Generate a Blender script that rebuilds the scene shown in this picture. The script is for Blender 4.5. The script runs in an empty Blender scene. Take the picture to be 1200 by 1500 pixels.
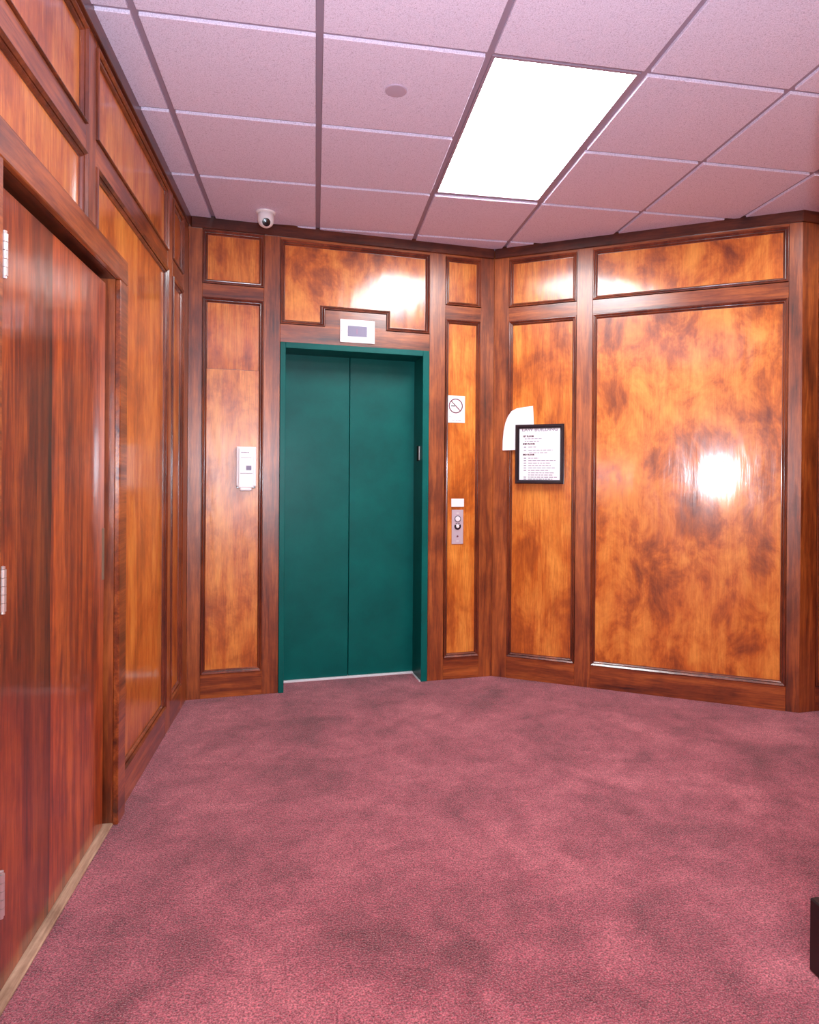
import bpy, bmesh, math, random
from mathutils import Vector, Matrix
random.seed(7)
scene = bpy.context.scene
COL = scene.collection

# ------------------------------------------------------------------ fitted layout
H = 2.8616
A_BL = (0.0, 3.8518); A_BR = (1.9127, 4.0610); A_RR = (3.4561, 3.0889)
CAM = (0.74303, -0.32289, 1.30170)

# ------------------------------------------------------------------ mesh helpers
def link(name, bm, mat=None, parent=None, matrix=None, smooth=False):
    bmesh.ops.recalc_face_normals(bm, faces=bm.faces)
    me = bpy.data.meshes.new(name)
    bm.to_mesh(me); bm.free()
    if smooth:
        for p in me.polygons: p.use_smooth = True
    ob = bpy.data.objects.new(name, me)
    COL.objects.link(ob)
    if mat:
        me.materials.append(mat)
    if parent: ob.parent = parent
    if matrix is not None: ob.matrix_local = matrix
    return ob

def empty(name, matrix=None, loc=None):
    o = bpy.data.objects.new(name, None)
    o.empty_display_size = 0.1
    COL.objects.link(o)
    if matrix is not None: o.matrix_world = matrix
    if loc is not None: o.location = loc
    return o

def tag(o, label=None, cat=None, group=None, kind=None):
    if label: o['label'] = label
    if cat: o['category'] = cat
    if group: o['group'] = group
    if kind: o['kind'] = kind
    return o

def box(bm, x0, x1, y0, y1, z0, z1, bev=0.0, seg=1):
    r = bmesh.ops.create_cube(bm, size=1.0)
    vs = r['verts']
    for v in vs:
        v.co = Vector((x0 + (v.co.x + .5) * (x1 - x0), y0 + (v.co.y + .5) * (y1 - y0), z0 + (v.co.z + .5) * (z1 - z0)))
    if bev > 0:
        es = list({e for v in vs for e in v.link_edges})
        bmesh.ops.bevel(bm, geom=es, offset=bev, segments=seg, affect='EDGES', profile=.6)
    return bm

def bx(*a, bev=0.0, seg=1):
    return box(bmesh.new(), *a, bev=bev, seg=seg)

def disc(bm, cx, cz, r, d0, d1, n=40, rings=None):
    """solid of revolution about local -y (towards the room): rings = [(radius, depth)...]"""
    rings = rings or [(r, d0), (r, d1)]
    loops = []
    for rr, d in rings:
        loops.append([bm.verts.new((cx + rr * math.cos(2 * math.pi * k / n), d, cz + rr * math.sin(2 * math.pi * k / n))) for k in range(n)])
    for a, b in zip(loops, loops[1:]):
        for k in range(n):
            bm.faces.new((a[k], a[(k + 1) % n], b[(k + 1) % n], b[k]))
    bm.faces.new(loops[0]); bm.faces.new(list(reversed(loops[-1])))
    return bm

def ring(bm, cx, cz, r0, r1, d0, d1, n=48, a0=0.0, a1=2 * math.pi):
    full = abs(a1 - a0 - 2 * math.pi) < 1e-6
    m = n if full else n + 1
    L = []
    for rr, d in ((r0, d0), (r0, d1), (r1, d1), (r1, d0)):
        L.append([bm.verts.new((cx + rr * math.cos(a0 + (a1 - a0) * k / n), d, cz + rr * math.sin(a0 + (a1 - a0) * k / n))) for k in range(m)])
    for i in range(4):
        a, b = L[i], L[(i + 1) % 4]
        for k in range(n):
            k2 = (k + 1) % m
            bm.faces.new((a[k], a[k2], b[k2], b[k]))
    if not full:
        bm.faces.new([l[0] for l in L]); bm.faces.new([l[-1] for l in reversed(L)])
    return bm

def lathe(bm, prof, n=48, center=(0, 0, 0)):
    """prof: [(r, z)] about z"""
    loops = []
    for r, z in prof:
        if r < 1e-6:
            loops.append([bm.verts.new((center[0], center[1], center[2] + z))])
        else:
            loops.append([bm.verts.new((center[0] + r * math.cos(2 * math.pi * k / n), center[1] + r * math.sin(2 * math.pi * k / n), center[2] + z)) for k in range(n)])
    for a, b in zip(loops, loops[1:]):
        if len(a) == 1 and len(b) == 1: continue
        for k in range(n):
            k2 = (k + 1) % n
            if len(a) == 1: bm.faces.new((a[0], b[k2], b[k]))
            elif len(b) == 1: bm.faces.new((a[k], a[k2], b[0]))
            else: bm.faces.new((a[k], a[k2], b[k2], b[k]))
    for l in (loops[0], loops[-1]):
        if len(l) > 1: bm.faces.new(l)
    return bm

# moulding profile: (distance inward from the outer edge, depth; negative = proud of the stiles)
PROF = [(0.0, 0.012), (0.0018, 0.012), (0.0018, -0.006), (0.0035, -0.0088), (0.0055, -0.0090), (0.0145, -0.0015), (0.0148, 0.0065), (0.0172, 0.0065), (0.0176, 0.0012),
        (0.0200, 0.0005), (0.0235, 0.0040), (0.0262, 0.0090), (0.0266, 0.0128), (0.0290, 0.0130), (0.0290, 0.020)]
def moulding(path, closed=True, prof=PROF):
    """mitred moulding swept round a path of outer corners in (s,z), counter-clockwise seen from the room"""
    bm = bmesh.new()
    P = [Vector(p) for p in path]; n = len(P)
    def normal(i, j):
        t = (P[j] - P[i]).normalized()
        return Vector((-t.y, t.x))
    dirs = []
    for i in range(n):
        if closed or 0 < i < n - 1:
            n1 = normal((i - 1) % n, i); n2 = normal(i, (i + 1) % n)
            m = n1 + n2
            dirs.append(m / (m.dot(n1)))
        elif i == 0: dirs.append(normal(0, 1))
        else: dirs.append(normal(n - 2, n - 1))
    cols = [[bm.verts.new((P[i].x + dirs[i].x * u, d, P[i].y + dirs[i].y * u)) for u, d in prof] for i in range(n)]
    for i in range(n if closed else n - 1):
        a, b = cols[i], cols[(i + 1) % n]
        for k in range(len(prof) - 1):
            bm.faces.new((a[k], b[k], b[k + 1], a[k + 1]))
        bm.faces.new((a[-1], b[-1], b[0], a[0]))
    if not closed:
        bm.faces.new(cols[0]); bm.faces.new(list(reversed(cols[-1])))
    return bm

def rect(s0, z0, s1, z1):
    return [(s0, z0), (s1, z0), (s1, z1), (s0, z1)]

def poly_prism(bm, pts, d0, d1):
    a = [bm.verts.new((x, d0, z)) for x, z in pts]; b = [bm.verts.new((x, d1, z)) for x, z in pts]
    n = len(pts)
    bm.faces.new(a); bm.faces.new(list(reversed(b)))
    for k in range(n):
        bm.faces.new((a[k], b[k], b[(k + 1) % n], a[(k + 1) % n]))
    return bm

def text_mesh(name, body, size, mat, parent, s, z, d, align='CENTER', bold=0.0, spacing=1.0):
    cu = bpy.data.curves.new(name, 'FONT')
    cu.body = body; cu.size = size; cu.align_x = align; cu.extrude = 0.0003; cu.offset = bold
    cu.space_character = spacing
    cu.resolution_u = 3
    tmp = bpy.data.objects.new('tmp_text', cu); COL.objects.link(tmp)
    dg = bpy.context.evaluated_depsgraph_get()
    me = bpy.data.meshes.new_from_object(tmp.evaluated_get(dg))
    bpy.data.objects.remove(tmp); bpy.data.curves.remove(cu)
    me.name = name
    me.materials.clear(); me.materials.append(mat)
    me.transform(Matrix.Translation((s, d, z)) @ Matrix.Rotation(math.pi / 2, 4, 'X'))
    ob = bpy.data.objects.new(name, me); COL.objects.link(ob); ob.parent = parent
    return ob

def wall_matrix(A, B):
    t = Vector((B[0] - A[0], B[1] - A[1], 0)).normalized()
    y = Vector((-t.y, t.x, 0))
    M = Matrix.Identity(4)
    M.col[0][:3] = t; M.col[1][:3] = y; M.col[2][:3] = (0, 0, 1); M.col[3][:3] = (A[0], A[1], 0)
    return M, math.hypot(B[0] - A[0], B[1] - A[1])

def lin(r, g, b):
    f = lambda c: (c / 255 / 12.92) if c <= 10.3 else (((c / 255) + .055) / 1.055) ** 2.4
    return (f(r), f(g), f(b), 1)

# ------------------------------------------------------------------ materials
class NT:
    def __init__(s, name):
        s.m = bpy.data.materials.new(name); s.m.use_nodes = True
        s.t = s.m.node_tree; s.t.nodes.clear()
        s.out = s.n('ShaderNodeOutputMaterial'); s.b = s.n('ShaderNodeBsdfPrincipled')
        s.l(s.b.outputs[0], s.out.inputs[0])
    def n(s, k, **kw):
        q = s.t.nodes.new(k)
        for a, v in kw.items(): setattr(q, a, v)
        return q
    def l(s, a, b): s.t.links.new(a, b)
    def noise(s, vec, scale, detail=4, rough=.55, dist=0.0):
        q = s.n('ShaderNodeTexNoise'); s.l(vec, q.inputs['Vector'])
        q.inputs['Scale'].default_value = scale; q.inputs['Detail'].default_value = detail
        q.inputs['Roughness'].default_value = rough; q.inputs['Distortion'].default_value = dist
        return q.outputs['Fac']
    def map(s, vec, scale):
        q = s.n('ShaderNodeMapping'); s.l(vec, q.inputs['Vector']); q.inputs['Scale'].default_value = scale
        return q.outputs[0]
    def ramp(s, fac, stops, interp='LINEAR'):
        q = s.n('ShaderNodeValToRGB'); s.l(fac, q.inputs[0]); cr = q.color_ramp; cr.interpolation = interp
        while len(cr.elements) < len(stops): cr.elements.new(.5)
        for e, (p, c) in zip(cr.elements, stops):
            e.position = p; e.color = c
        return q.outputs[0]
    def mix(s, fac, a, b, mode='MIX'):
        q = s.n('ShaderNodeMix', data_type='RGBA', blend_type=mode)
        for sock, v in ((q.inputs[0], fac), (q.inputs[6], a), (q.inputs[7], b)):
            if isinstance(v, (int, float)): sock.default_value = v
            elif isinstance(v, tuple): sock.default_value = v
            else: s.l(v, sock)
        return q.outputs[2]
    def math(s, op, a, b=0.0):
        q = s.n('ShaderNodeMath', operation=op)
        for sock, v in ((q.inputs[0], a), (q.inputs[1], b)):
            if isinstance(v, (int, float)): sock.default_value = v
            else: s.l(v, sock)
        return q.outputs[0]
    def bump(s, h, strength, dist, chain=None):
        q = s.n('ShaderNodeBump'); q.inputs['Strength'].default_value = strength; q.inputs['Distance'].default_value = dist
        s.l(h, q.inputs['Height'])
        if chain: s.l(chain, q.inputs['Normal'])
        return q.outputs[0]
    def objco(s):
        tc = s.n('ShaderNodeTexCoord'); oi = s.n('ShaderNodeObjectInfo')
        v = s.n('ShaderNodeVectorMath', operation='MULTIPLY_ADD')
        c = s.n('ShaderNodeCombineXYZ')
        for i in range(3): s.l(oi.outputs['Random'], c.inputs[i])
        s.l(c.outputs[0], v.inputs[0]); v.inputs[1].default_value = (37.1, 11.3, 23.7); s.l(tc.outputs['Object'], v.inputs[2])
        return v.outputs[0]
    def set(s, **kw):
        for k, v in kw.items():
            k = k.replace('_', ' ')
            if hasattr(v, 'is_linked'): s.l(v, s.b.inputs[k])
            else: s.b.inputs[k].default_value = v
        return s.m

def wood(name, cols, axis='V', streak=.5, blotch=.5, coat=1.0, coat_rough=.07, rough=.38, wave=.25, fig=5.0, fibre=.6, seam=None):
    """varnished wood. cols: dark, mid, light, blotch. axis: grain direction in wall coordinates"""
    w = NT(name); co = w.objco()
    st = (1, 1, .07) if axis == 'V' else (.07, 1, 1)
    g = w.map(co, st)
    n1 = w.noise(g, 16, 5, .6, .6)              # broad grain bands
    n2 = w.noise(g, 95, 4, .6, .2)              # fine fibres
    n3 = w.noise(w.map(co, (1, 1, .6) if axis == 'V' else (.6, 1, 1)), fig, 6, .66, .35)           # figure / stain blotches
    n4 = w.noise(w.map(co, (1, 1, .35) if axis == 'V' else (.35, 1, 1)), 2.2, 3, .5, .4)
    gr = w.math('ADD', w.math('MULTIPLY', n1, .7), w.math('MULTIPLY', n2, .3))
    f = w.math('ADD', w.math('MULTIPLY', gr, streak), w.math('MULTIPLY', n3, blotch))
    f = w.math('ADD', f, w.math('MULTIPLY', n4, 1 - streak - blotch + .0001)) if streak + blotch < 1 else f
    c = w.ramp(f, [(.36, cols[0]), (.48, cols[1]), (.60, cols[2])])
    stain = w.ramp(n3, [(.30, (1, 1, 1, 1)), (.5, (0, 0, 0, 1))])
    c = w.mix(w.math('MULTIPLY', stain, .9 * blotch), c, cols[3])
    fib = w.ramp(w.noise(g, 170, 2, .5), [(.35, (.72, .66, .6, 1)), (.6, (1, 1, 1, 1))])
    c = w.mix(fibre, c, fib, 'MULTIPLY')
    if seam:                                    # veneer joint: one leaf darkens towards the joint, the next starts light
        sx = w.n('ShaderNodeSeparateXYZ'); tc = w.n('ShaderNodeTexCoord'); w.l(tc.outputs['Object'], sx.inputs[0])
        wob = w.math('MULTIPLY', w.math('SUBTRACT', n4, .5), .05)
        u = w.math('ADD', w.math('SUBTRACT', sx.outputs[0], seam - .5), wob)
        c = w.mix(1.0, c, w.ramp(u, [(.0, (.95, .95, .95, 1)), (.28, (.85, .82, .8, 1)), (.47, (.42, .36, .34, 1)), (.498, (.36, .3, .28, 1)), (.505, (1.35, 1.4, 1.4, 1)), (.62, (1, 1, 1, 1))]), 'MULTIPLY')
    wv = w.noise(w.map(co, (1, 1, .35)), 7.0, 2, .5, .2)
    b1 = w.bump(wv, wave, .012)
    b2 = w.bump(n2, .12, .002, b1)
    w.set(Base_Color=c, Roughness=rough, Specular_IOR_Level=.5, Coat_Weight=coat, Coat_Roughness=coat_rough, Coat_IOR=1.5)
    w.l(b2, w.b.inputs['Normal']); w.l(b2, w.b.inputs['Coat Normal'])
    return w.m

C_PANEL = [lin(138, 54, 9), lin(204, 104, 29), lin(242, 156, 64), lin(88, 31, 8)]
C_FRAME = [lin(62, 21, 9), lin(134, 61, 24), lin(190, 102, 43), lin(52, 17, 8)]
C_MOULD = [lin(62, 21, 11), lin(106, 44, 22), lin(146, 72, 38), lin(50, 17, 10)]
C_CROWN = [lin(46, 18, 12), lin(80, 34, 21), lin(114, 56, 32), lin(38, 14, 10)]
C_DOOR = [lin(66, 19, 9), lin(150, 56, 18), lin(214, 104, 36), lin(58, 16, 9)]
M_panel = wood('varnished_panel_veneer', C_PANEL, 'V', .46, .38, coat_rough=.17)
M_figure = wood('figured_panel_veneer', C_PANEL, 'V', .22, .62, fig=5.2, coat_rough=.13, fibre=.35)
M_board = wood('hazy_board_veneer', C_PANEL, 'V', .40, .44, coat_rough=.32, wave=.4)
M_stile = wood('stained_stile_wood', C_FRAME, 'V', .68, .24, wave=.12, coat_rough=.33)
M_rail = wood('stained_rail_wood', C_FRAME, 'H', .68, .24, wave=.15, coat_rough=.2)
M_mould = wood('dark_moulding_wood', C_MOULD, 'V', .5, .4, wave=.1, coat_rough=.16)
M_crown = wood('dark_crown_wood', C_CROWN, 'H', .5, .4, coat=.3, wave=.1, coat_rough=.2)
M_door = wood('mahogany_door_veneer', C_DOOR, 'V', .70, .20, coat_rough=.12, seam=4.84)

def simple(name, col, rough=.5, metal=0.0, bump=0.0, bscale=200, coat=0.0, var=.06, crough=.1):
    w = NT(name); co = w.objco()
    n = w.noise(co, bscale, 3)
    c = w.mix(w.math('MULTIPLY', n, var), col, tuple(x * .5 for x in col[:3]) + (1,))
    w.set(Base_Color=c, Roughness=rough, Metallic=metal, Coat_Weight=coat, Coat_Roughness=crough)
    if bump:
        w.l(w.bump(n, bump, .002), w.b.inputs['Normal'])
    return w.m

def teal():
    w = NT('teal_enamel'); co = w.objco()
    n = w.noise(co, 160, 3, .6); m = w.noise(co, 4, 4, .6)
    c = w.mix(w.ramp(m, [(.35, (0, 0, 0, 1)), (.7, (1, 1, 1, 1))]), lin(0, 92, 87), lin(0, 108, 101))
    c = w.mix(w.math('MULTIPLY', n, .35), c, lin(0, 70, 68))
    w.set(Base_Color=c, Roughness=.40, Specular_IOR_Level=.18, Coat_Weight=.08, Coat_Roughness=.25)
    b = w.bump(n, .25, .0015); w.l(b, w.b.inputs['Normal']); w.l(b, w.b.inputs['Coat Normal'])
    return w.m
M_teal = teal()
M_white = simple('white_plastic', lin(250, 249, 250), .35, bump=.02, var=.02)
M_paper = simple('white_paper', lin(240, 238, 243), .7, bump=.03, var=.02)
M_black = simple('black_frame_paint', lin(24, 20, 30), .3, coat=.4)
M_lens = simple('black_lens_glass', lin(5, 5, 10), .25, coat=.3)
M_steel = simple('brushed_steel', lin(214, 200, 212), .4, .35, .08, 120)
M_alum = simple('aluminium_sill', lin(244, 242, 246), .45, .2, .05, 90)
M_hinge = simple('satin_nickel', lin(222, 216, 214), .3, .75, .05)
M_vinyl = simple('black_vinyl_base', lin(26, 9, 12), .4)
M_cover = simple('painted_cover_plate', lin(196, 178, 200), .5)
M_plate = simple('dull_metal_plate', lin(140, 118, 98), .5, .3)
M_grey = simple('grey_print', lin(110, 102, 114), .7)
M_faint = simple('faint_print', lin(150, 138, 156), .7)
M_maroon = simple('dark_red_print', lin(70, 22, 34), .7)
M_black_print = simple('black_print', lin(44, 36, 44), .7)
M_display = simple('display_glass', lin(140, 134, 160), .5)
M_digit = simple('rosy_display_digit', lin(176, 120, 150), .4)
M_red = simple('red_print', lin(116, 52, 70), .6)
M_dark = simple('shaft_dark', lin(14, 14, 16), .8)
M_thresh = wood('worn_threshold_wood', [lin(84, 62, 52), lin(146, 114, 90), lin(198, 166, 138), lin(62, 44, 38)], 'H', .5, .45, coat=.1, rough=.6, wave=.1)
M_button = simple('white_button', lin(244, 238, 240), .3, coat=.3)

def carpet():
    w = NT('rose_cut_pile_carpet')
    tc = w.n('ShaderNodeTexCoord'); co = tc.outputs['Object']
    big = w.noise(co, 2.3, 5, .62, .6)
    med = w.noise(co, 9, 4, .6, .4)
    sm = w.noise(co, 170, 2, .6)
    fl = w.noise(co, 260, 2, .7); cl = w.noise(co, 60, 3, .7)
    f = w.math('ADD', w.math('MULTIPLY', big, .62), w.math('MULTIPLY', med, .38))
    base = w.ramp(f, [(.34, lin(112, 40, 54)), (.5, lin(160, 74, 88)), (.64, lin(190, 102, 112))])
    tuft = w.ramp(sm, [(.34, (.38, .30, .34, 1)), (.5, (.86, .84, .86, 1)), (.64, (1.45, 1.45, 1.4, 1))])
    base = w.mix(.8, base, w.ramp(cl, [(.34, (.66, .6, .62, 1)), (.62, (1.22, 1.22, 1.22, 1))]), 'MULTIPLY')
    c = w.mix(1.0, base, tuft, 'MULTIPLY')
    fleck = w.ramp(fl, [(.56, (0, 0, 0, 1)), (.66, (1, 1, 1, 1))])
    c = w.mix(w.math('MULTIPLY', fleck, .55), c, lin(232, 182, 176))
    w.set(Base_Color=c, Roughness=.95, Specular_IOR_Level=.1, Sheen_Weight=.25, Sheen_Roughness=.5)
    h = w.math('ADD', w.math('MULTIPLY', sm, .7), w.math('MULTIPLY', fl, .3))
    w.l(w.bump(h, .9, .012), w.b.inputs['Normal'])
    return w.m
M_carpet = carpet()

def tilemat():
    w = NT('mineral_fibre_tile')
    tc = w.n('ShaderNodeTexCoord'); co = tc.outputs['Object']
    a = w.noise(co, 150, 3, .7); b = w.noise(co, 260, 2, .6)
    pit = w.ramp(a, [(.36, (.78, .74, .78, 1)), (.43, (1, 1, 1, 1))])
    c = w.mix(1.0, lin(242, 232, 255), pit, 'MULTIPLY')
    sp = w.ramp(b, [(.38, (.74, .72, .74, 1)), (.54, (1, 1, 1, 1))])
    c = w.mix(.8, c, sp, 'MULTIPLY')
    w.set(Base_Color=c, Roughness=.9, Specular_IOR_Level=.15)
    w.l(w.bump(a, .6, .003), w.b.inputs['Normal'])
    return w.m
M_tile = tilemat()
M_tee = simple('painted_grid_tee', lin(160, 140, 158), .45)

def emit(name, col, s):
    m = bpy.data.materials.new(name); m.use_nodes = True
    b = m.node_tree.nodes['Principled BSDF']
    b.inputs['Base Color'].default_value = (.9, .9, .9, 1); b.inputs['Roughness'].default_value = .4
    b.inputs['Emission Color'].default_value = col; b.inputs['Emission Strength'].default_value = s
    return m
LIGHT = 15.0
M_diff = emit('lit_diffuser', (.90, .97, 1.0, 1), LIGHT)

# ------------------------------------------------------------------ floor
bm = bmesh.new()
vs = [bm.verts.new(p) for p in ((-.4, -3.2, 0), (7.0, -3.2, 0), (7.0, 5.0, 0), (-.4, 5.0, 0))]
bm.faces.new(vs)
r = bmesh.ops.extrude_face_region(bm, geom=bm.faces[:])
for v in r['geom']:
    if isinstance(v, bmesh.types.BMVert): v.co.z -= .05
floor = link('floor', bm, M_carpet); tag(floor, kind='structure')

# ------------------------------------------------------------------ panelled walls
Z0, ZL, ZR0, ZU, ZT = .142, 2.365, 2.365, 2.455, 2.772     # bottom rail top, lower panel top, upper rail, upper panel
PD = .0135                                                  # panel recess

class Wall:
    def __init__(self, name, A, B, ext=(0, 0), holes=None, thick=.12):
        self.M, self.L = wall_matrix(A, B)
        bm = bmesh.new()
        for s0, s1, z0, z1 in (holes or [(-ext[0], self.L + ext[1], 0, H + .02)]):
            box(bm, s0, s1, .021, thick, z0, z1)
        self.o = link(name, bm, M_stile, None, self.M)
        tag(self.o, kind='structure')
    def part(self, name, bm, mat, **k):
        return link(name, bm, mat, self.o, **k)
    def stile(self, s0, s1, z0=0.0, z1=ZT + .02):
        self.part('stile', bx(s0, s1, 0, .0215, z0, z1, bev=.0015), M_stile)
    def rail(self, s0, s1, z0, z1):
        self.part('rail', bx(s0, s1, 0, .0215, z0, z1, bev=.0015), M_rail)
    def panel(self, s0, z0, s1, z1, mat=None, mould=True):
        self.part('wood_panel', bx(s0 + .002, s1 - .002, PD, .0215, z0 + .002, z1 - .002), mat or M_panel)
        if mould: self.part('panel_moulding', moulding(rect(s0, z0, s1, z1)), M_mould)
    def bay(self, s0, s1, zl=ZL, zu=ZU, zt=ZT, mat=None, low=True):
        self.rail(s0, s1, 0, Z0); self.rail(s0, s1, zl, zu); self.rail(s0, s1, zt, ZT + .02 if zt <= ZT else zt + .01)
        if low: self.panel(s0, Z0, s1, zl, mat)
        self.panel(s0, zu, s1, zt, mat)

# left wall (s = world y)
LW = Wall('wall_left', (0, -3.0), (0, 3.8518), holes=[(-.1, 4.32, 0, H + .02), (5.49, 6.9518, 0, H + .02), (4.32, 5.49, 2.10, H + .02)])
o = 3.0
LW.stile(o + 3.285, o + 3.40); LW.stile(o + 3.685, o + 3.8518)
LW.stile(o + 2.05, o + 2.15, 2.10)
# bay beside the door: L-shaped panel, upper panel, rails
LW.rail(o + 2.475, o + 3.285, 0, Z0)
bm = bmesh.new()
poly_prism(bm, [(o + 2.40, Z0), (o + 3.283, Z0), (o + 3.283, ZL - .002), (o + 2.152, ZL - .002), (o + 2.152, 2.10), (o + 2.40, 2.10)], PD, .0215)
LW.part('wood_panel', bm, M_panel)
LW.part('panel_moulding', moulding([(o + 2.475, Z0), (o + 3.285, Z0), (o + 3.285, ZL), (o + 2.15, ZL), (o + 2.15, 2.10)], closed=False), M_mould)
LW.rail(o + 2.15, o + 3.285, ZL, ZU); LW.panel(o + 2.15, ZU, o + 3.285, ZT); LW.rail(o + 2.15, o + 3.285, ZT, ZT + .02)
LW.bay(o + 3.40, o + 3.685)
# bay over the door
LW.rail(o + 1.22, o + 2.05, ZL, ZU); LW.panel(o + 1.22, ZU, o + 2.05, ZT); LW.rail(o + 1.22, o + 2.05, ZT, ZT + .02)
LW.panel(o + 1.22, 2.145, o + 2.05, ZL); LW.rail(o + 1.22, o + 2.05, 2.09, 2.145)
LW.stile(o + 1.12, o + 1.22, 2.10)
LW.stile(o + 1.27, o + 1.315); LW.stile(o - .12, o - .0); LW.bay(o, o + 1.27 - .0) if False else None
LW.stile(o + .10, o + .20); LW.stile(0, .1); LW.stile(1.5, 1.6)
for s0, s1 in ((o + .20, o + 1.12), (1.6, o + .10), (.1, 1.5)):
    LW.bay(s0, s1)
LW.stile(o + 1.12, o + 1.27, 0, 2.10)

# elevator wall
BW = Wall('wall_back', A_BL, A_BR, holes=[(-.12, .53, 0, H + .02), (1.474, 2.05, 0, H + .02), (.53, 1.474, 2.148, H + .02)])
BW.stile(0, .078, z1=2.80); BW.stile(.431, .528); BW.stile(1.476, 1.583); BW.stile(1.83, BW.L)
# left narrow bay: the long panel is two boards with a seam
BW.rail(.078, .431, 0, Z0); BW.rail(.078, .431, 2.385, 2.465); BW.rail(.078, .431, 2.785, 2.80)
BW.part('wood_panel', bx(.08, .429, PD, .0215, 1.9645, 2.383), M_panel)
lo = BW.part('wood_panel', bx(.08, .429, PD - .002, .0215, Z0 + .002, 1.962, bev=.001), M_board)
BW.part('panel_moulding', moulding(rect(.078, Z0, .431, 2.385)), M_mould)
BW.panel(.078, 2.465, .431, 2.785)
# header over the elevator, its rail stepping up round the floor indicator
bm = bx(.528, 1.476, 0, .0215, 2.147, 2.257, bev=.001); box(bm, .80, 1.188, 0, .0215, 2.256, 2.362, bev=.001)
BW.part('rail', bm, M_rail)
hp = [(.528, 2.257), (.80, 2.257), (.80, 2.362), (1.188, 2.362), (1.188, 2.257), (1.476, 2.257), (1.476, ZT), (.528, ZT)]
BW.part('wood_panel', poly_prism(bmesh.new(), hp, PD, .0215), M_figure)
BW.part('panel_moulding', moulding(hp), M_mould)
BW.rail(.528, 1.476, ZT, ZT + .02)
BW.bay(1.583, 1.83)

# angled right wall
RW = Wall('wall_right', A_BR, A_RR, ext=(.12, 0))
RW.stile(0, .10); RW.stile(.55, .65); RW.stile(1.755, RW.L)
RW.bay(.10, .55); RW.bay(.65, 1.755, mat=M_figure)

# wall continuing to the right, and the rest of the lobby behind the camera
a6 = math.radians(6.2426)
A_FE = (A_RR[0] + 3.4 * math.cos(a6), A_RR[1] + 3.4 * math.sin(a6))
FW = Wall('wall_side', A_RR, A_FE, ext=(0, .12))
FW.stile(0, .115)
for k in range(3):
    s0 = .115 + k * 1.10
    FW.bay(s0, s0 + 1.0); FW.stile(s0 + 1.0, s0 + 1.10)
EW = Wall('wall_end', A_FE, (A_FE[0], 1.25), ext=(.12, .12))
EW.stile(0, .1); EW.bay(.1, 1.1); EW.stile(1.1, 1.2); EW.bay(1.2, 2.1); EW.stile(2.1, EW.L)
HW = Wall('wall_hall', (A_FE[0], 1.25), (2.09, 1.25), ext=(.12, 0))
HW.stile(0, .1); HW.bay(.1, 1.5); HW.stile(1.5, 1.6); HW.bay(1.6, 3.0); HW.stile(3.0, 3.1); HW.bay(3.1, HW.L - .1); HW.stile(HW.L - .1, HW.L)
CW = Wall('wall_corridor', (2.09, 1.25), (2.09, -3.0), ext=(0, .12))
CW.stile(0, .1); CW.bay(.1, 1.4); CW.stile(1.4, 1.5); CW.bay(1.5, 2.8); CW.stile(2.8, 2.9); CW.bay(2.9, CW.L - .1); CW.stile(CW.L - .1, CW.L)
NW = Wall('wall_front', (2.09, -3.0), (0, -3.0), ext=(.12, .12))
NW.stile(0, .1); NW.bay(.1, 1.99); NW.stile(1.99, 2.09)

# crown boards and the plinth of the near right corner
def crown(name, w, s0, s1, zb, d=-.014):
    c = link(name, bx(s0, s1, d, .02, zb, H - .001, bev=.003), M_crown, None, w.M)
    tag(c, kind='structure')
crown('trim_1', LW, 0, LW.L - .0, 2.79)
crown('trim_2', BW, .014, BW.L - .006, 2.787)
crown('trim_3', RW, .006, RW.L + .008, 2.787)
crown('trim_4', FW, -.012, FW.L, 2.787)
crown('trim_5', HW, 0, HW.L + .014, 2.787)
crown('trim_6', CW, -.014, CW.L, 2.787)
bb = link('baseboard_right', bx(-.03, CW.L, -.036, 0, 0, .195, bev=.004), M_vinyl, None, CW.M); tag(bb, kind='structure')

# ------------------------------------------------------------------ ceiling: tees and tegular tiles
T = .6096; GX, GY = .1375, 2.0643
def room_has(x, y):
    if x < -.05 or x > 6.95: return False
    if y < 1.2: return x < 2.15 and y > -3.05
    if x <= 1.95: return y < 3.85 + .11 * x + .06
    if x <= 3.50: return y < 4.10 - .63 * (x - 1.91) + .06
    return y < 3.09 + .11 * (x - 3.45) + .06
LIGHTS = [(2, 0), (2, -5), (5, -1), (0, -7), (8, -1)]
lit = {(i, j + k) for i, j in LIGHTS for k in (0, 1)}
bm = bmesh.new(); gb = bmesh.new()
hw = .012
for i in range(-2, 12):
    for j in range(-9, 4):
        x0, y0 = GX + i * T, GY + j * T
        if not any(room_has(x0 + u * T, y0 + v * T) for u in (0, .5, 1) for v in (0, .5, 1)): continue
        for q in ((x0, x0 + T, y0 - hw, y0 + hw), (x0 - hw, x0 + hw, y0 + hw, y0 + T - hw)):
            box(gb, q[0], q[1], q[2], q[3], H, H + .03)
        if (i, j) in lit: continue
        box(bm, x0 + hw + .001, x0 + T - hw - .001, y0 + hw + .001, y0 + T - hw - .001, H - .012, H + .02, bev=.002)
ceil = link('ceiling', bm, M_tile); tag(ceil, kind='structure')
link('suspension_grid', gb, M_tee, ceil)
slab = bx(-.4, 7.0, -3.2, 5.0, H + .12, H + .16)
link('plenum_slab', slab, M_dark, ceil)

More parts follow.
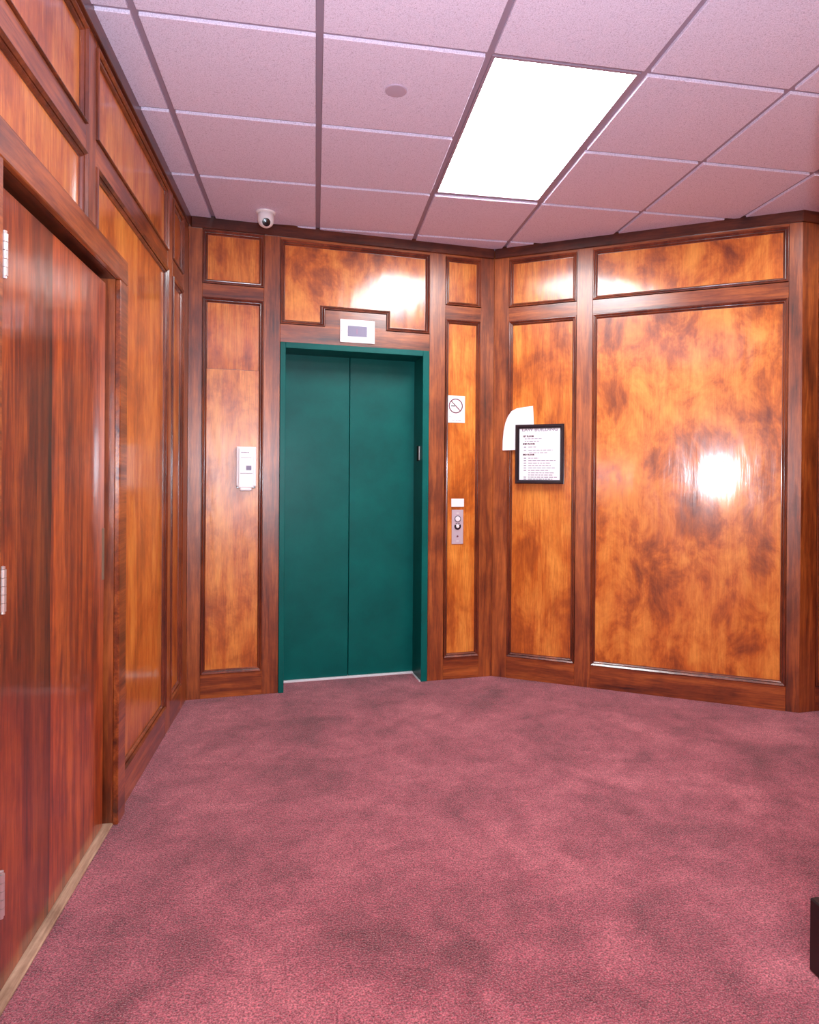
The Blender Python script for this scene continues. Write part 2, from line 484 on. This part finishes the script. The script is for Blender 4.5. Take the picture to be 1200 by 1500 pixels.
def troffer(i, j, label, mat=M_diff):
    x0, y0 = GX + i * T + hw + .001, GY + j * T + hw + .001
    w_, l_ = T - 2 * hw - .002, 2 * T - 2 * hw - .002
    t = empty('ceiling_light', loc=(x0 + w_ / 2, y0 + l_ / 2, H)); tag(t, label, 'ceiling light')
    bm = bmesh.new(); a, b, f = w_ / 2, l_ / 2, .012
    for q in ((-a, a, -b, -b + f), (-a, a, b - f, b), (-a, -a + f, -b + f, b - f), (a - f, a, -b + f, b - f)):
        box(bm, *q, -.004, .05)
    link('light_frame', bm, M_tee, t)
    link('diffuser', bx(-a + f, a - f, -b + f, b - f, 0.0, .006), mat, t)
    return t
tl = troffer(2, 0, 'large bright fluorescent ceiling panel light over the lobby')
M_diff2 = emit('added_fill_diffuser', (.90, .97, 1.0, 1), 7.0)  # weaker glow for the two panel lights added out of view
troffer(2, -5, 'added unseen ceiling panel light behind the viewer in the corridor', M_diff2)
troffer(5, -1, 'added unseen ceiling panel light in the side hall to the right', M_diff2)

# ------------------------------------------------------------------ left door
d1 = empty('door_1', LW.M); tag(d1, 'tall reddish mahogany door in the left panelled wall', kind='structure')
c0, c1 = o + 1.415, o + 2.385
fb = bmesh.new()
for q in ((c1, c1 + .095, 0, 2.050), (c0 - .10, c0, 0, 2.050)):
    box(fb, q[0], q[1], -.02, .0, q[2], q[3], bev=.003)
box(fb, c0 - .10, c1 + .095, -.02, .0, 2.050, 2.143, bev=.003)
box(fb, c0 - .11, c1 + .105, -.010, .0, 2.143, 2.152, bev=.002)
link('door_casing', fb, M_rail, d1)
jb = bmesh.new()
box(jb, c1 - .0, c1 + .02, .0, .12, 0, 2.07); box(jb, c0 - .02, c0, .0, .12, 0, 2.07); 
box(jb, c1 - .02, c1, .075, .12, 0, 2.07)
link('door_jamb', jb, M_stile, d1)
link('head_jamb', bx(c0, c1, .0, .12, 2.050, 2.075), M_crown, d1)  # darker wood than the side jambs, standing in for shade above the leaf
leaf = link('door_leaf', bx(c0 + .006, c1 - .030, .026, .070, .014, 2.026, bev=.002), M_door, d1)
link('edge_plate', bx(c1 - .055, c1 - .031, .0245, .027, .93, 1.12, bev=.0005), M_plate, leaf)
link('jamb_shadow_strip', bx(c1 - .030, c1, .06, .09, 0, 2.05), M_dark, d1)  # near-black strip stands in for shade in the jamb gap
link('dark_backing', bx(c0 - .05, c1 + .05, .10, .115, 0, 2.1), M_dark, d1)  # near-black sheet added so the gaps round the leaf look shaded
for zc in (1.828, 1.037, .318):
    hb = bmesh.new()
    for k in range(5):
        z = zc - .05 + k * .02
        lathe(hb, [(.0, 0), (.0075, 0), (.0075, .0188), (.0, .0188)], 16, (c0 + .009, -.019, z))
    lathe(hb, [(0, 0), (.005, 0), (.0055, .006), (0, .008)], 12, (c0 + .009, -.019, zc + .05))
    lathe(hb, [(0, -.007), (.0055, -.006), (.005, 0), (0, 0)], 12, (c0 + .009, -.019, zc - .05))
    box(hb, c0 + .007, c0 + .011, -.019, .0265, zc - .05, zc + .05)
    link('hinge', hb, M_hinge, d1, smooth=False)
link('door_threshold', bx(c0, c1, -.004, .10, .0, .011, bev=.004), M_thresh, d1)

# ------------------------------------------------------------------ elevator
el = empty('elevator', BW.M); tag(el, 'deep teal green two-leaf elevator door in a teal steel frame', 'elevator')
S0, S1, I0, I1, ED, ET = .530, 1.474, .562, 1.432, .215, 2.147
fb = bmesh.new()
box(fb, S0, I0, -.006, ED + .03, 0, ET, bev=.002); box(fb, I1, S1, -.006, ED + .03, 0, ET, bev=.002)
box(fb, I0, I1, -.006, ED + .03, ET - .036, ET, bev=.002)
link('door_frame', fb, M_teal, el)
mid = .992
link('door_leaf', bx(I0 - .01, mid - .0022, ED, ED + .035, .012, ET - .02, bev=.0015), M_teal, el)
link('door_leaf', bx(mid + .0022, I1 + .01, ED, ED + .035, .012, ET - .02, bev=.0015), M_teal, el)
link('sill', bx(I0, I1, ED - .022, ED + .04, .0, .011, bev=.001), M_alum, el)
link('carpet_edging', bx(I1 - .010, I1, .0, ED - .022, 0, .006), M_alum, el)
sb = bx(I1 - .004, I1 + .001, .085, .125, 1.435, 1.535, bev=.001)
jp = link('jamb_plate', sb, M_dark, el)
link('plate_edge_label', bx(I1 - .0055, I1 - .0035, .052, .068, 1.44, 1.53), M_white, jp)
bk = link('shaft_back', bx(.45, 1.55, ED + .06, ED + .09, 0, 2.3), M_dark, el)

# ------------------------------------------------------------------ things on the elevator wall
def at(w, s, d, z):
    return w.M @ Matrix.Translation((s, d, z))
fi = empty('floor_indicator', at(BW, 1.003, 0, 2.240)); tag(fi, 'white floor indicator plate with grey display above the elevator door', 'floor indicator')
link('face_plate', bx(-.110, .110, -.008, 0, -.072, .072, bev=.002), M_white, fi)
dp = link('display', bx(-.062, .060, -.0095, -.0075, -.033, .033, bev=.001), M_display, fi)
for s in (-.1, .1):
    b_ = disc(bmesh.new(), s, 0, .004, -.0095, -.007, 16); link('screw', b_, M_steel, fi)
text_mesh('display_digit', '1', .045, M_digit, dp, -.004, -.016, -.0098)

wd = empty('wall_dispenser', at(BW, .333, PD - .002, 1.372)); tag(wd, 'white plastic dispenser box with small grey window, left of elevator', 'dispenser')
body = bmesh.new(); box(body, -.058, .058, -.052, 0, -.112, .128, bev=.010, seg=3)
link('housing', body, M_white, wd)
link('front_cover', bx(-.044, .044, -.058, -.050, -.118, .118, bev=.005, seg=2), M_white, wd)
link('window', bx(.000, .030, -.0592, -.0572, -.012, .014), M_display, wd)
link('drip_tongue', bx(-.036, .032, -.056, -.012, -.136, -.105, bev=.007, seg=2), M_white, wd)
link('cover_seam', bx(-.034, .036, -.0592, -.0574, -.0325, -.030), M_faint, wd); link('cover_seam', bx(-.03, .03, -.0592, -.0574, .060, .0615), M_faint, wd)
lb = bmesh.new(); s = -.030
for k in range(5):
    wdt = .005 + .003 * ((k * 7) % 3); box(lb, s, s + wdt, -.0590, -.0576, .091, .096); s += wdt + .002
link('printed_mark', lb, M_faint, wd)
for q in ((-.056, -.040), (.036, .054)): link('foot_shadow', bx(*q, -.045, -.004, -.120, -.110, bev=.002), M_black, wd)  # black blocks standing in for shadow under the housing corners

ns = empty('no_smoking_sign', at(BW, 1.662, PD, 1.777)); tag(ns, 'small white no smoking sign with a red crossed circle', 'sign')
link('sign_plate', bx(-.064, .064, -.003, 0, -.089, .089, bev=.0012), M_white, ns)
rb = ring(bmesh.new(), 0, .022, .0415, .0490, -.0036, -.0028)
c45 = math.cos(math.radians(45))
a_, w_ = .044, .0034
pts = [(-a_ * .72 - w_ * .7, .022 + a_ * .72 - w_ * .7), (a_ * .72 - w_ * .7, .022 - a_ * .72 - w_ * .7), (a_ * .72 + w_ * .7, .022 - a_ * .72 + w_ * .7), (-a_ * .72 + w_ * .7, .022 + a_ * .72 + w_ * .7)]
poly_prism(rb, pts, -.0037, -.0028)
link('prohibition_ring', rb, M_red, ns)
link('cigarette_symbol', bx(-.033, -.006, -.0036, -.0028, .0175, .0245), M_black_print, ns)
text_mesh('sign_lettering', 'NO', .015, M_grey, ns, -.034, -.056, -.0031)
text_mesh('sign_lettering', 'SMOKING', .016, M_grey, ns, .006, -.078, -.0031)

bc = link('blank_card', bx(-.044, .044, -.004, 0, -.027, .027, bev=.001), M_paper, None, at(BW, 1.680, PD, 1.160)); tag(bc, 'small blank white card directly above the steel elevator call panel', 'card')

cp = empty('call_panel', at(BW, 1.680, PD, 1.0)); tag(cp, 'narrow steel elevator call panel with two round buttons', 'call panel')
link('face_plate', bx(-.040, .040, -.005, 0, -.113, .114, bev=.0015), M_steel, cp)
for z, up in ((.054, True), (.005, False)):
    bt = link('button', disc(bmesh.new(), 0, z, .015, 0, 0, 32, [(.0165 if up else .011, -.004), (.0165 if up else .011, -.009), (.0145 if up else .009, -.0105)]), M_button, cp)
    rb = ring(bmesh.new(), 0, z, .017, .0225, -.0045, -.0085) if up else ring(bmesh.new(), 0, z, .0115, .0225, -.0045, -.0085, a0=math.radians(145), a1=math.radians(395))
    link('button_bezel', rb, M_grey if up else M_black, bt)
hb = poly_prism(bmesh.new(), [(-.013, .028), (-.004, .022), (.004, .022), (.013, .028), (.013, .019), (-.013, .019)], -.0062, -.0045)
link('arrow_mark', hb, M_black_print, cp)
link('key_switch', disc(bmesh.new(), 0, -.061, .006, 0, 0, 24, [(.006, -.004), (.006, -.007), (.003, -.0075)]), M_red, cp)
for z in (.092, -.092):
    mk = bmesh.new(); [box(mk, -.008 + k * .006, -.004 + k * .006, -.0056, -.0048, z - .003, z + .003) for k in range(3)]
    link('printed_mark', mk, M_white, cp)

# ------------------------------------------------------------------ notice and loose paper on the right wall
pp = bmesh.new()
outline = [(.272, 1.797), (.215, 1.792), (.160, 1.784), (.128, 1.768), (.104, 1.735), (.087, 1.695), (.075, 1.640), (.069, 1.575), (.068, 1.509), (.120, 1.511), (.160, 1.512), (.215, 1.512), (.285, 1.512), (.280, 1.66)]
poly_prism(pp, outline, -.0115, -.0110)
bmesh.ops.triangulate(pp, faces=[f for f in pp.faces if len(f.verts) > 4])
ps = link('paper_sheet', pp, M_paper, None, RW.M); tag(ps, 'blank white paper with a curved edge tucked behind the framed notice', 'paper')

nf = empty('framed_notice', at(RW, .3195, -.0120, 1.4825)); tag(nf, 'black framed printed notice hanging on the right wood panel', 'framed notice')
fp = [(0, 0), (0, -.016), (.004, -.020), (.016, -.020), (.022, -.015), (.026, -.010), (.026, 0)]
link('frame', moulding(rect(-.160, -.193, .160, .193), prof=fp), M_black, nf)
pg = link('page', bx(-.137, .137, -.005, -.001, -.170, .170), M_paper, nf)
text_mesh('notice_title', 'LAW BUILDING', .034, M_faint, pg, 0, .1495, -.0053, bold=.0006)
for z, body in ((.112, '1ST FLOOR'), (.062, '2ND FLOOR'), (-.008, '3RD FLOOR')):
    text_mesh('notice_heading', body, .0145, M_maroon, pg, -.112, z, -.0054, 'LEFT', bold=.0010)
random.seed(3)
for block in (((.100, -.10, .115), (.084, -.10, .10)), ((.046, -.105, .085), (.026, -.105, .19), (.009, -.07, .12)),
              ((-.026, -.105, .10), (-.042, -.105, .21), (-.058, -.105, .18), (-.074, -.105, .18), (-.090, -.105, .21), (-.106, -.105, .17),
               (-.122, -.075, .17), (-.136, -.075, .16), (-.150, -.105, .22), (-.163, -.105, .19))):
    tb = bmesh.new()
    for z, s0, L in block:
        s, e = s0, s0 + L
        if s0 < -.1:
            box(tb, s, s + .016, -.0053, -.0049, z - .003, z + .003); s += .030
        while s < e:
            w_ = random.uniform(.010, .028); box(tb, s, min(s + w_, e), -.0053, -.0049, z - .0024, z + .0024); s += w_ + .005
    link('notice_paragraph', tb, M_faint, pg)

# ------------------------------------------------------------------ things on the ceiling
sc_ = lathe(bmesh.new(), [(0, .02), (.020, .02), (.020, 0), (.040, 0), (.043, -.002), (.043, -.006), (.040, -.0075), (0, -.0085)], 48)
sp = link('sprinkler_cover', sc_, M_cover, None, Matrix.Translation((1.047, 2.348, H - .009)), smooth=False); tag(sp, 'flat round cover plate in the ceiling tile beside the light', 'sprinkler cover')

scm = empty('security_camera', loc=(.450, 3.705, H - .007)); tag(scm, 'white dome security camera on the ceiling above the left panels', 'security camera')
link('mounting_base', lathe(bmesh.new(), [(0, 0), (.055, 0), (.056, -.006), (.054, -.012), (.047, -.016), (0, -.016)], 48), M_white, scm, smooth=False)
prof = [(0, -.014), (.046, -.014), (.0455, -.050)] + [(.0455 * math.cos(a), -.052 - .042 * math.sin(a)) for a in [i * math.pi / 16 for i in range(0, 8)]] + [(0, -.094)]
ball = link('camera_housing', lathe(bmesh.new(), prof, 48), M_white, scm, smooth=True)
v = (Vector(CAM) - Vector((.450, 3.705, H - .062))); v += Vector((.35, 0, -.3)); v.normalize()
q = v.to_track_quat('Z', 'Y').to_matrix().to_4x4()
lens = lathe(bmesh.new(), [(.0, .030), (.0225, .030), (.0225, .0455), (.0205, .047), (.0195, .0450), (0, .0475)], 40)
link('lens', lens, M_lens, ball, matrix=Matrix.Translation((0, 0, -.058)) @ q)

# ------------------------------------------------------------------ lights: the camera's flash, plus an added ceiling fill
fl = bpy.data.lights.new('camera_flash', 'POINT'); fl.shadow_soft_size = .11; fl.energy = 46; fl.color = (.84, .93, 1.0)
fo = bpy.data.objects.new('camera_flash', fl); COL.objects.link(fo)
fo.location = (.80, -.36, 1.33)

bl = bpy.data.lights.new('ceiling_fill', 'AREA'); bl.shape = 'DISK'; bl.size = .12; bl.energy = 40; bl.color = (.72, .84, 1.0)  # added upward disc light that brightens the ceiling
bo = bpy.data.objects.new('ceiling_fill', bl); COL.objects.link(bo)
bo.location = (.80, -.42, 1.45)
bo.rotation_euler = (math.radians(180 - 32), 0, math.radians(-10))
w = bpy.data.worlds.new('world'); scene.world = w; w.use_nodes = True
w.node_tree.nodes['Background'].inputs[0].default_value = (.5, .45, .5, 1); w.node_tree.nodes['Background'].inputs[1].default_value = .02

# ------------------------------------------------------------------ camera
cam = bpy.data.cameras.new('camera'); co_ = bpy.data.objects.new('camera', cam); COL.objects.link(co_)
F = 989.874
cam.sensor_fit = 'VERTICAL'; cam.sensor_height = 36.0; cam.lens = 36.0 * F / 1500
PX, PY = 639.0, 707.56
cam.shift_x = -(PX - 600) / 1500; cam.shift_y = (PY - 750) / 1500
cam.clip_start = .02
R = [[0.98438864, -0.1758595, 0.0072421], [-0.00665708, 0.0039164, 0.99997017], [0.17588262, 0.98440749, -0.00268455]]
M = Matrix.Identity(4)
M.col[0][:3] = R[0]; M.col[1][:3] = R[1]; M.col[2][:3] = [-x for x in R[2]]; M.col[3][:3] = CAM
co_.matrix_world = M
scene.camera = co_

vs = scene.view_settings
scene.display_settings.display_device = 'sRGB'
vs.view_transform = 'Standard'; vs.look = 'None'; vs.gamma = 1.0; vs.use_curve_mapping = False
vs.exposure = 0.9
scene.cycles.max_bounces = 8
scene.cycles.use_denoising = True
